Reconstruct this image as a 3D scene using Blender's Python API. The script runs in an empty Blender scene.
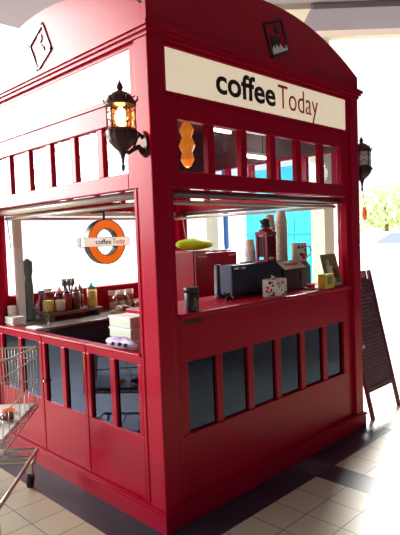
import bpy, math, random
from mathutils import Vector, Matrix
random.seed(4)
S = bpy.context.scene
COL = S.collection
PI = math.pi
# ---------------------------------------------------------------- camera, world, lights, exposure
cd = bpy.data.cameras.new('camera'); cam = bpy.data.objects.new('camera', cd); COL.objects.link(cam)
S.camera = cam
cd.sensor_fit = 'VERTICAL'; cd.sensor_height = 36.0; cd.lens = 36.0*534.9/535.0
cd.clip_end = 300
yaw, pit, rol = math.radians(44.80), math.radians(-3.203), math.radians(-2.127)
fw = Vector((math.sin(yaw)*math.cos(pit), math.cos(yaw)*math.cos(pit), math.sin(pit)))
r0 = Vector((math.cos(yaw), -math.sin(yaw), 0)); u0 = r0.cross(fw)
r_ = r0*math.cos(rol)+u0*math.sin(rol); u_ = -r0*math.sin(rol)+u0*math.cos(rol)
cam.matrix_world = Matrix(((r_.x, u_.x, -fw.x, -1.6376), (r_.y, u_.y, -fw.y, -1.9438), (r_.z, u_.z, -fw.z, 1.4379), (0, 0, 0, 1)))

W_ = bpy.data.worlds.new('sky'); S.world = W_; W_.use_nodes = True
wn = W_.node_tree.nodes; wl = W_.node_tree.links
bg = wn['Background']
tc = wn.new('ShaderNodeTexCoord')
dot = wn.new('ShaderNodeVectorMath'); dot.operation = 'DOT_PRODUCT'
sd = Vector((-0.36, 0.90, 0.22)).normalized(); dot.inputs[1].default_value = sd
wl.new(tc.outputs['Generated'], dot.inputs[0])
rmp = wn.new('ShaderNodeMapRange'); rmp.interpolation_type = 'SMOOTHSTEP'
rmp.inputs[1].default_value = 0.925; rmp.inputs[2].default_value = 1.0
rmp.inputs[3].default_value = 1.5; rmp.inputs[4].default_value = 34.0
wl.new(dot.outputs['Value'], rmp.inputs[0])
wl.new(rmp.outputs[0], bg.inputs['Strength'])
mc = wn.new('ShaderNodeMix'); mc.data_type = 'RGBA'
mc.inputs[6].default_value = (0.97, 0.94, 1.08, 1); mc.inputs[7].default_value = (1.0, 0.95, 0.90, 1)
rm2 = wn.new('ShaderNodeMapRange'); rm2.inputs[1].default_value = .9; rm2.inputs[2].default_value = .95
wl.new(dot.outputs['Value'], rm2.inputs[0]); wl.new(rm2.outputs[0], mc.inputs[0]); wl.new(mc.outputs[2], bg.inputs['Color'])

sl_ = bpy.data.lights.new('sun', 'SUN'); sl_.energy = 7.5; sl_.angle = math.radians(16); sl_.color = (1, .97, .92)
so_ = bpy.data.objects.new('sun', sl_); COL.objects.link(so_)
so_.rotation_euler = Vector((-math.sin(math.radians(62))*math.cos(math.radians(35)), -math.cos(math.radians(62))*math.cos(math.radians(35)), -math.sin(math.radians(35)))).to_track_quat('-Z', 'Y').to_euler()

S.view_settings.view_transform = 'Standard'; S.view_settings.look = 'None'
S.view_settings.gamma = 1; S.view_settings.use_curve_mapping = False
S.view_settings.exposure = 0.0

# ---------------------------------------------------------------- materials
def srgb(c):
    return tuple(((x/255.0)/12.92 if x/255.0 <= .04045 else ((x/255.0+.055)/1.055)**2.4) for x in c)
def mat(name, rgb, rough=.5, metal=0, coat=0, emit=None, estr=0, bump=0, bscale=40, var=0, vscale=8, spec=.5, raw=False):
    m = bpy.data.materials.new(name); m.use_nodes = True
    n = m.node_tree.nodes; l = m.node_tree.links; b = n['Principled BSDF']
    c = rgb if raw else srgb(rgb)
    b.inputs['Base Color'].default_value = (*c, 1)
    b.inputs['Roughness'].default_value = rough; b.inputs['Metallic'].default_value = metal
    b.inputs['Coat Weight'].default_value = coat; b.inputs['Coat Roughness'].default_value = .16
    b.inputs['Specular IOR Level'].default_value = spec
    if emit is not None:
        b.inputs['Emission Color'].default_value = (*srgb(emit), 1); b.inputs['Emission Strength'].default_value = estr
    if var or bump:
        t = n.new('ShaderNodeTexCoord'); nz = n.new('ShaderNodeTexNoise'); nz.inputs['Scale'].default_value = vscale
        nz.inputs['Detail'].default_value = 4
        l.new(t.outputs['Object'], nz.inputs['Vector'])
        if var:
            mx = n.new('ShaderNodeMix'); mx.data_type = 'RGBA'
            mx.inputs[6].default_value = (*[x*(1-var) for x in c], 1); mx.inputs[7].default_value = (*[min(1, x*(1+var)) for x in c], 1)
            l.new(nz.outputs['Fac'], mx.inputs[0]); l.new(mx.outputs[2], b.inputs['Base Color'])
        if bump:
            n2 = n.new('ShaderNodeTexNoise'); n2.inputs['Scale'].default_value = bscale
            l.new(t.outputs['Object'], n2.inputs['Vector'])
            bp = n.new('ShaderNodeBump'); bp.inputs['Strength'].default_value = bump; bp.inputs['Distance'].default_value = .002
            l.new(n2.outputs['Fac'], bp.inputs['Height']); l.new(bp.outputs[0], b.inputs['Normal'])
    return m
def glass(name, tint, ior=1.5, rough=.02, refl=(1, 1, 1)):
    m = bpy.data.materials.new(name); m.use_nodes = True
    n = m.node_tree.nodes; l = m.node_tree.links; n.remove(n['Principled BSDF'])
    out = n['Material Output']
    tr = n.new('ShaderNodeBsdfTransparent'); tr.inputs[0].default_value = (*tint, 1)
    gl = n.new('ShaderNodeBsdfGlossy'); gl.inputs[0].default_value = (*refl, 1); gl.inputs['Roughness'].default_value = rough
    lw = n.new('ShaderNodeLayerWeight'); lw.inputs[0].default_value = .5
    pw = n.new('ShaderNodeMath'); pw.operation = 'POWER'; pw.inputs[1].default_value = 4.0; l.new(lw.outputs['Facing'], pw.inputs[0])
    f0 = ((ior-1)/(ior+1))**2
    fr = n.new('ShaderNodeMapRange'); fr.inputs[3].default_value = f0; fr.inputs[4].default_value = 1.0; l.new(pw.outputs[0], fr.inputs[0])
    mx = n.new('ShaderNodeMixShader')
    l.new(fr.outputs[0], mx.inputs[0]); l.new(tr.outputs[0], mx.inputs[1]); l.new(gl.outputs[0], mx.inputs[2])
    l.new(mx.outputs[0], out.inputs[0])
    return m
M = {}
M['red'] = mat('glossy_red_paint', (0.42, 0.001, 0.026), .40, coat=.26, spec=.08, bump=.15, bscale=18, var=.06, vscale=3, raw=True)
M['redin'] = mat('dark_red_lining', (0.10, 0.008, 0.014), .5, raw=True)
M['lining'] = mat('mottled_brown_lining', (70, 26, 30), .5, var=.75, vscale=14)
M['glass'] = glass('clear_glass', (.93, .95, .95), 1.55)
M['dglass'] = glass('tinted_glass', (.05, .06, .14), 1.75, .04, (.5, .62, 1))
M['sign'] = mat('backlit_acrylic_cream', (250, 238, 215), .3, emit=(255, 236, 205), estr=.5)
M['signframe'] = mat('sign_trim', (95, 15, 35), .4)
M['black'] = mat('black_lettering', (30, 26, 30), .5)
M['redlet'] = mat('red_lettering', (215, 25, 50), .5)
M['pale'] = mat('glare_pale_lettering', (225, 205, 205), .5)  # left sign letters lightened: glare painted into their colour
M['white'] = mat('white_enamel', (240, 240, 236), .4)
M['steel'] = mat('brushed_steel', (190, 188, 182), .28, metal=1, var=.1, vscale=30)
M['chrome'] = mat('chrome_wire', (205, 205, 188), .3, metal=.55)
M['tube'] = mat('cream_roller', (205, 195, 180), .35, metal=.3)
M['dtube'] = mat('dull_aluminium_roller', (120, 100, 110), .3, metal=.8)
M['iron'] = mat('bronze_black_cast_iron', (70, 46, 44), .4, metal=.6, bump=.5, bscale=60)
M['amber'] = glass('amber_glass', (1.0, .70, .34), 1.5, .2)
M['amber2'] = mat('gilded_glass_shade', (170, 90, 30), .3, emit=(255, 140, 40), estr=.55, var=.9, vscale=22)
M['flame'] = mat('lamp_bulb', (255, 240, 200), .3, emit=(255, 235, 180), estr=14)
M['navy'] = mat('dark_navy_plastic', (34, 46, 74), .38, bump=.2)
M['dark'] = mat('charcoal_plastic', (38, 34, 48), .45)
M['slate'] = mat('dark_slate_metal', (62, 64, 76), .35, metal=.3)
M['cab'] = mat('red_cabinet_laminate', (150, 14, 30), .25, coat=.4, var=.06)
M['wood'] = mat('brown_wood', (105, 70, 55), .5, var=.25, vscale=14)
M['pwood'] = mat('pale_wood', (205, 165, 120), .5, var=.2, vscale=14)
M['cup'] = mat('paper_cup', (222, 208, 190), .7, var=.04)
M['cupw'] = mat('white_paper_cup', (236, 232, 224), .7)
M['plas'] = glass('clear_plastic', (.86, .88, .86), 1.45, .08)
M['teal'] = mat('teal_bag_plastic', (90, 150, 145), .4, var=.2)
M['lime'] = mat('lime_green_plastic', (215, 240, 35), .4, var=.15)
M['cyan'] = mat('cyan_board', (0, 205, 245), .5, var=.04, vscale=2)
M['cream'] = mat('cream_plaster', (235, 225, 200), .8, var=.03, vscale=3)
M['grey'] = mat('grey_plaster', (150, 140, 152), .8, var=.04, vscale=2)
M['ceil'] = mat('lavender_grey_plaster', (172, 162, 172), .85)
M['dusk'] = mat('dusky_plaster', (66, 60, 92), .8)
M['board'] = mat('purple_black_chalkboard', (84, 50, 68), .6, var=.2, vscale=10)
M['bframe'] = mat('dark_red_wood', (88, 38, 48), .5)
M['chalk'] = mat('chalk', (205, 170, 175), .9)
M['paper'] = mat('white_paper', (235, 238, 230), .8, var=.03)
M['orange'] = mat('glowing_orange_enamel', (240, 95, 20), .35, emit=(255, 120, 25), estr=.55, var=.35, vscale=6)  # added glow keeps the roundel ring bright; also on disc and pastry
M['bar'] = mat('glowing_white_bar', (250, 240, 225), .4, emit=(255, 240, 225), estr=.6)  # added glow lifts the bar out of shade, no lamp behind it
M['yellow'] = mat('mustard_yellow', (225, 190, 60), .5)
M['yel2'] = mat('yellow_sauce', (235, 200, 90), .4)
M['pink'] = mat('pink_plastic', (235, 120, 130), .4)
M['brownl'] = mat('brown_syrup', (120, 60, 35), .3)
M['redl'] = mat('red_syrup', (165, 35, 40), .3)
M['green'] = mat('grey_green_plastic', (90, 105, 98), .5)
M['tealcap'] = mat('turquoise_cap', (70, 175, 165), .4)
M['lilac'] = mat('lilac_plastic_film', (190, 175, 215), .35, bump=.8, bscale=12)
M['mint'] = mat('pale_mint_plastic', (215, 228, 208), .4)
M['leaf'] = mat('hedge_leaves', (205, 220, 165), .8, var=.35, vscale=3)
M['bark'] = mat('tree_bark', (120, 100, 80), .9)
M['asph'] = mat('grey_paving', (120, 118, 118), .8, var=.08, vscale=2)
M['conc'] = mat('pale_concrete', (235, 233, 226), .8, var=.05, vscale=2)
M['carp'] = mat('silver_car_paint', (225, 232, 235), .4)
M['carglass'] = mat('pale_car_glass', (165, 180, 190), .2)
M['rubber'] = mat('black_rubber', (30, 30, 32), .7)
M['tubeon'] = mat('lit_fluorescent_tube', (255, 255, 255), .4, emit=(255, 250, 245), estr=6)
M['photo_g'] = mat('green_print', (120, 140, 95), .5, var=.3, vscale=20)
M['skin_p'] = mat('beige_print', (225, 190, 165), .5)
M['gold'] = mat('gold_print', (190, 150, 80), .35, metal=.6)
M['magenta'] = mat('magenta_print', (165, 50, 85), .5)

def floor_mat():
    m = bpy.data.materials.new('ceramic_floor_tiles'); m.use_nodes = True
    n = m.node_tree.nodes; l = m.node_tree.links; b = n['Principled BSDF']
    g = n.new('ShaderNodeNewGeometry'); sp = n.new('ShaderNodeSeparateXYZ'); l.new(g.outputs['Position'], sp.inputs[0])
    def mth(op, a, bb=None, c=None):
        q = n.new('ShaderNodeMath'); q.operation = op
        for i, v in enumerate((a, bb, c)):
            if v is None: continue
            if isinstance(v, (int, float)): q.inputs[i].default_value = v
            else: l.new(v, q.inputs[i])
        return q.outputs[0]
    X, Y = sp.outputs[0], sp.outputs[1]
    def rng(v, a, c): return mth('MULTIPLY', mth('GREATER_THAN', v, a), mth('LESS_THAN', v, c))
    def box(x0, x1, y0, y1): return mth('MULTIPLY', rng(X, x0, x1), rng(Y, y0, y1))
    def grout(v):
        f = mth('FRACT', mth('ADD', mth('DIVIDE', v, .2), 100.0))
        d = mth('MINIMUM', f, mth('SUBTRACT', 1.0, f)); return mth('LESS_THAN', d, .014)
    gr = mth('MAXIMUM', grout(X), grout(Y))
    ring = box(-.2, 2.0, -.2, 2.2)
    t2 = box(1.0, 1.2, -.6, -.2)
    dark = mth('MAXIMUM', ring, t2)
    t1 = box(1.0, 1.2, -.2, 0)
    side = box(-.2, 0, -.0, 2.2)
    sn = n.new('ShaderNodeVectorMath'); sn.operation = 'SNAP'; l.new(g.outputs['Position'], sn.inputs[0]); sn.inputs[1].default_value = (.2, .2, 5)
    wn_ = n.new('ShaderNodeTexWhiteNoise'); l.new(sn.outputs[0], wn_.inputs['Vector'])
    nz = n.new('ShaderNodeTexNoise'); nz.inputs['Scale'].default_value = 25; l.new(g.outputs['Position'], nz.inputs['Vector'])
    def mix(f, a, bb):
        q = n.new('ShaderNodeMix'); q.data_type = 'RGBA'; l.new(f, q.inputs[0])
        for i, v in ((6, a), (7, bb)):
            if isinstance(v, tuple): q.inputs[i].default_value = (*v, 1)
            else: l.new(v, q.inputs[i])
        return q.outputs[2]
    cr = mix(wn_.outputs['Value'], (.54, .53, .36), (.61, .595, .42))
    cr = mix(mth('MULTIPLY', nz.outputs['Fac'], .3), cr, (.50, .43, .30))
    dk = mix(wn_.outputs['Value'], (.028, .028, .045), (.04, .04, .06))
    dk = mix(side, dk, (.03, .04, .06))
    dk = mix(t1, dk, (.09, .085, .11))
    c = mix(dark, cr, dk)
    gc = mix(dark, (.20, .16, .13), (.02, .02, .03))
    c = mix(gr, c, gc)
    l.new(c, b.inputs['Base Color'])
    b.inputs['Roughness'].default_value = .38
    b.inputs['Specular IOR Level'].default_value = .45
    bpn = n.new('ShaderNodeBump'); bpn.invert = True; bpn.inputs['Strength'].default_value = .4; bpn.inputs['Distance'].default_value = .001
    l.new(gr, bpn.inputs['Height']); l.new(bpn.outputs[0], b.inputs['Normal'])
    return m
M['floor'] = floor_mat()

# ---------------------------------------------------------------- mesh helpers
class MB:
    def __init__(s, fm=None): s.v = []; s.f = []; s.sm = []; s.fm = fm
    def add(s, vs, fs, smooth=False):
        o = len(s.v)
        s.v += [Vector(s.fm(*p)) if s.fm else Vector(p) for p in vs]
        s.f += [tuple(o+i for i in f) for f in fs]; s.sm += [smooth]*len(fs); return s
    def box(s, x0, x1, y0, y1, z0, z1):
        return s.add([(x0, y0, z0), (x1, y0, z0), (x1, y1, z0), (x0, y1, z0), (x0, y0, z1), (x1, y0, z1), (x1, y1, z1), (x0, y1, z1)],
                     [(0, 3, 2, 1), (4, 5, 6, 7), (0, 1, 5, 4), (1, 2, 6, 5), (2, 3, 7, 6), (3, 0, 4, 7)])
    def prism(s, pts, d0, d1):          # outline in (u,z), extruded over the second axis
        n = len(pts)
        return s.add([(u, d0, z) for u, z in pts]+[(u, d1, z) for u, z in pts],
                     [tuple(range(n)), tuple(range(2*n-1, n-1, -1))]+[(i, n+i, n+(i+1) % n, (i+1) % n) for i in range(n)])
    def plate(s, pts, z0, z1):          # outline in (x,y), extruded in z
        n = len(pts)
        return s.add([(a, b, z0) for a, b in pts]+[(a, b, z1) for a, b in pts],
                     [tuple(range(n-1, -1, -1)), tuple(range(n, 2*n))]+[(i, (i+1) % n, n+(i+1) % n, n+i) for i in range(n)])
    def lathe(s, prof, c=(0, 0, 0), seg=20, sx=1, sy=1, smooth=True):
        vs = []; fs = []
        for r, z in prof:
            for k in range(seg):
                a = 2*PI*k/seg; vs.append((c[0]+r*sx*math.cos(a), c[1]+r*sy*math.sin(a), c[2]+z))
        for i in range(len(prof)-1):
            for k in range(seg):
                k2 = (k+1) % seg; fs.append((i*seg+k, i*seg+k2, (i+1)*seg+k2, (i+1)*seg+k))
        s.add(vs, fs, smooth)
        o = len(s.v)-len(vs)
        for i, rev in ((0, True), (len(prof)-1, False)):
            if prof[i][0] > 1e-5:
                f = [o+i*seg+k for k in range(seg)]
                s.f.append(tuple(reversed(f)) if rev else tuple(f)); s.sm.append(False)
        return s
    def tube(s, pts, r, seg=8, smooth=True):
        pts = [Vector(p) for p in pts]; vs = []; fs = []; n = len(pts)
        rr = r if isinstance(r, (list, tuple)) else [r]*n
        up = Vector((0, 0, 1))
        for i, p in enumerate(pts):
            d = (pts[min(i+1, n-1)]-pts[max(i-1, 0)]).normalized()
            a = d.cross(up)
            if a.length < .05: a = d.cross(Vector((0, 1, 0)))
            a.normalize(); b = a.cross(d)
            for k in range(seg):
                t = 2*PI*k/seg; q = p+(a*math.cos(t)+b*math.sin(t))*rr[i]; vs.append(tuple(q))
        for i in range(n-1):
            for k in range(seg):
                k2 = (k+1) % seg; fs.append((i*seg+k, (i+1)*seg+k, (i+1)*seg+k2, i*seg+k2))
        fs.append(tuple(range(seg))); fs.append(tuple((n-1)*seg+k for k in range(seg-1, -1, -1)))
        return s.add(vs, fs, smooth)
    def ring(s, c, R, r0, d0, d1, seg=40):   # flat washer in (u,z), thickness over second axis
        vs = []; fs = []
        for k in range(seg):
            a = 2*PI*k/seg
            for rad in (R, r0):
                for d in (d0, d1): vs.append((c[0]+rad*math.cos(a), d, c[1]+rad*math.sin(a)))
        for k in range(seg):
            a = 4*k; b = 4*((k+1) % seg)
            fs += [(a, b, b+2, a+2), (a+1, a+3, b+3, b+1), (a, a+1, b+1, b), (a+2, b+2, b+3, a+3)]
        return s.add(vs, fs)
    def build(s, name, m, parent=None, bevel=0):
        me = bpy.data.meshes.new(name); me.from_pydata([tuple(v) for v in s.v], [], s.f)
        me.polygons.foreach_set('use_smooth', s.sm); me.materials.append(m); me.update()
        import bmesh
        bm = bmesh.new(); bm.from_mesh(me); bmesh.ops.recalc_face_normals(bm, faces=bm.faces); bm.to_mesh(me); bm.free()
        o = bpy.data.objects.new(name, me); COL.objects.link(o)
        if parent: o.parent = parent
        if bevel:
            b = o.modifiers.new('bevel', 'BEVEL'); b.width = bevel; b.segments = 2; b.limit_method = 'ANGLE'
        return o
def tag(o, label, cat, group=None):
    o['label'] = label; o['category'] = cat
    if group: o['group'] = group
    return o
def thing(name, label, cat, loc=(0, 0, 0), rz=0, group=None, tilt=None):
    o = bpy.data.objects.new(name, None); COL.objects.link(o); o.empty_display_size = .05
    o.location = loc; o.rotation_euler = (tilt[0], tilt[1], rz) if tilt else (0, 0, rz)
    return tag(o, label, cat, group)
def single(name, mb, m, label, cat, loc=(0, 0, 0), rz=0, group=None, bevel=0):
    o = mb.build(name, m, None, bevel); o.location = loc; o.rotation_euler = (0, 0, rz)
    return tag(o, label, cat, group)
def struct(name, mb, m):
    o = mb.build(name, m); o['kind'] = 'structure'; return o
def dup(root, loc, label, rz=None, group=None):
    r = root.copy(); COL.objects.link(r); r.location = loc; r['label'] = label
    if rz is not None: r.rotation_euler[2] = rz
    if group: r['group'] = group
    for ch in list(root.children):
        c = ch.copy(); COL.objects.link(c); c.parent = r
        for g in list(ch.children):
            d = g.copy(); COL.objects.link(d); d.parent = c
    return r
def text_mb(fm, body, u0, u1, z0, capz, d, thick, bold=0.0):
    """letters fitted between u0 and u1 with their base line at z0 and the tall letters reaching capz"""
    cu = bpy.data.curves.new('lettering', 'FONT'); cu.body = body; cu.size = 1.0; cu.offset = bold; cu.resolution_u = 4
    to = bpy.data.objects.new('lettering', cu); COL.objects.link(to)
    bpy.context.view_layer.update()
    dg = bpy.context.evaluated_depsgraph_get()
    me = bpy.data.meshes.new_from_object(to.evaluated_get(dg))
    vs = [v.co.copy() for v in me.vertices]; fs = [tuple(p.vertices) for p in me.polygons]
    bpy.data.objects.remove(to); bpy.data.curves.remove(cu)
    x0 = min(v.x for v in vs); x1 = max(v.x for v in vs); zt = max(v.y for v in vs)
    su = (u1-u0)/(x1-x0); sz = (capz-z0)/zt
    P = [(u0+(v.x-x0)*su, z0+v.y*sz) for v in vs]; n = len(P)
    mb = MB(fm)
    # outline edges (used by one face only) give the letters their thickness
    cnt = {}
    for f in fs:
        for a, b in zip(f, f[1:]+f[:1]): cnt[(min(a, b), max(a, b))] = cnt.get((min(a, b), max(a, b)), 0)+1
    side = [(a, b, b+n, a+n) for (a, b), c in cnt.items() if c == 1]
    mb.add([(u, d, z) for u, z in P]+[(u, d+thick, z) for u, z in P], fs+side)
    bpy.data.meshes.remove(me)
    return mb

# ---------------------------------------------------------------- setting
W = 1.954
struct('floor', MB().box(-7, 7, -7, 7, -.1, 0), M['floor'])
struct('trim_1', MB().box(7, 60, -60, 60, -.12, -.02).box(1.2, 7, 7, 60, -.12, -.02), M['conc'])
struct('trim_8', MB().box(-60, 1.2, 7, 60, -.12, -.02).box(-60, -7, -60, 7, -.12, -.02), M['asph'])
struct('wall_blocker', MB().box(-7, .9, 6.4, 6.6, 0, 1.45), M['dusk'])     # added low barrier out of view, darkens the reflections in the doors
struct('wall_back', MB().box(-7, 7, -7.2, -7, 0, 4.2), M['dusk'])
struct('wall_left', MB().box(-7.2, -7, -7, -1.2, 0, 4.2), M['dusk'])
struct('wall_right', MB().box(7, 7.2, -7, .9, 0, 4.2), M['dusk'])
# bulkhead beam across the concourse, hanging below the ceiling on the right
bd = Vector((math.cos(yaw), -math.sin(yaw))); bn = Vector((math.sin(yaw), math.cos(yaw)))
def bpt(a, b): q = Vector((-1.6376, -1.9438))+bn*b+bd*a; return (q.x, q.y)
struct('ceiling', MB().plate([(-7, -7), (7, -7), (7, .2), bpt(4.2, 6.58), bpt(1.0, 6.58), (2.6, 4.6), (-1.0, 4.6), (-3.4, 1.0), (-7, 1.0)], 4.2, 4.4), M['ceil'])
struct('trim_2', MB().plate([bpt(1.47, 6.6), bpt(5.5, 6.6), bpt(5.5, 7.3), bpt(1.47, 7.3)], 4.13, 5.6), M['grey'])
struct('trim_3', MB().plate([bpt(.4, 6.66), bpt(1.465, 6.66), bpt(1.465, 7.3), bpt(.4, 7.3)], 4.16, 5.6), M['cream'])
struct('trim_4', MB().plate([bpt(.4, 7.6), bpt(5.5, 7.6), bpt(5.5, 7.75), bpt(.4, 7.75)], 4.16, 4.30), M['cream'])
# pale columns and low parapet outside
struct('trim_5', MB().box(5.0, 5.25, 2.20, 2.42, 0, 4.6), M['cream'])
struct('trim_6', MB().box(5.0, 5.3, 4.55, 4.95, 0, 4.6), M['cream'])
struct('trim_7', MB().box(9.6, 9.85, -4, 4.2, -.02, 1.05).box(9.55, 9.9, -4, 4.2, 1.05, 1.1), M['conc'])

# ---------------------------------------------------------------- the kiosk
K = thing('coffee_kiosk', 'large red telephone-box shaped coffee kiosk standing on dark floor tiles', 'kiosk')
FM = {'front': lambda u, d, z: (u, d, z), 'left': lambda u, d, z: (d, W-u, z),
      'back': lambda u, d, z: (W-u, W-d, z), 'right': lambda u, d, z: (W-d, u, z)}
PW = .105
for x0, y0 in ((0, 0), (W-PW, 0), (0, W-PW), (W-PW, W-PW)):
    MB().box(x0, x0+PW, y0, y0+PW, .1, 2.39).build('pillar', M['red'], K, .006)
def ringmb(o, i, z0, z1, mb):
    for fm in FM.values():
        mb.fm = fm; mb.add([(-o, -o, z0), (W+o, -o, z0), (W-i, i, z0), (i, i, z0), (-o, -o, z1), (W+o, -o, z1), (W-i, i, z1), (i, i, z1)],
                           [(0, 3, 2, 1), (4, 5, 6, 7), (0, 1, 5, 4), (2, 3, 7, 6)])
    mb.fm = None
    return mb
pl = ringmb(.012, .06, 0, .084, MB()); ringmb(.02, .06, .084, .094, pl); ringmb(.01, .06, .094, .104, pl)
pl.build('plinth', M['red'], K)
co = ringmb(.006, .05, 2.388, 2.408, MB()); ringmb(.018, .05, 2.408, 2.424, co); ringmb(.028, .05, 2.424, 2.446, co); ringmb(.012, .05, 2.446, 2.458, co)
co.build('cornice', M['red'], K)
arch = lambda u: 2.54+.25*(1-((u-W/2)/(W/2))**2)
def emblem(fm, c, ang, parent, parts):
    ca, sa = math.cos(ang), math.sin(ang); R = lambda a, b: (c[0]+a*ca-b*sa, c[1]+a*sa+b*ca)
    h = .098; t = .015
    fr = MB(fm)
    for p in ([(-h, h), (h, h), (h, h-t), (-h, h-t)], [(-h, -h), (-h+t, -h), (-h+t, h), (-h, h)], [(h-t, -h), (h, -h), (h, h), (h-t, h)], [(-h, -h), (h, -h), (h, -h+t), (-h, -h+t)]):
        fr.prism([R(*q) for q in p], -.008, .002)
    e = fr.build('emblem', parts[0], parent)
    MB(fm).prism([R(.025+.024*math.cos(k*PI/8), .045+.026*math.sin(k*PI/8)) for k in range(16)], -.006, .002).build('emblem_disc', parts[0], e)
    MB(fm).prism([R(*q) for q in [(-.06, -.05), (.03, -.045), (.035, -.02), (.02, -.015), (.022, .005), (.005, .012), (-.01, .004), (-.02, .022), (-.034, .01), (-.05, .02), (-.055, -.01)]], -.006, .002).build('emblem_figure', parts[0], e)
    MB(fm).prism([R(*q) for q in [(-.07, -.085), (-.02, -.092), (.03, -.082), (.082, -.09), (.085, -.05), (.07, -.068), (.04, -.066), (.02, -.035), (.0, -.06), (-.02, -.03), (-.035, -.055), (-.05, -.032), (-.065, -.05)]], -.007, .002).build('emblem_cup', parts[1], e)
for side, fm in FM.items():
    N = 24
    pts = [(-.0, 2.45)]+[(W*k/N, arch(W*k/N)) for k in range(N+1)]+[(W, 2.45)]
    if side in ('left', 'right'): pts = [(min(max(u, .041), W-.041), z) for u, z in pts]
    mb = MB(fm).prism(pts, .0, .04)
    pd = mb.build('pediment', M['red'], K)
    # thin raised rim following the arch
    if side == 'front': emblem(fm, (.998, 2.598), math.radians(22), pd, (M['black'], M['white']))
    if side == 'left': emblem(fm, (W-.97, 2.59), math.radians(27), pd, (M['slate'], M['white']))
rv = []; rf = []; NR = 16
for i in range(NR+1):
    for j in range(NR+1):
        x = .042+(W-.084)*i/NR; y = .042+(W-.084)*j/NR; rv.append((x, y, max(arch(x), arch(y))-.004))
for i in range(NR):
    for j in range(NR):
        a = i*(NR+1)+j; rf.append((a, a+NR+1, a+NR+2, a+1))
nb = len(rv); rv2 = [(x, y, z-.03) for x, y, z in rv]
MB().add(rv, rf, True).add(rv2, rf, True).build('roof', M['red'], K)
MB().box(.05, W-.05, .05, W-.05, 2.375, 2.39).build('ceiling_lining', M['redin'], K)

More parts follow.
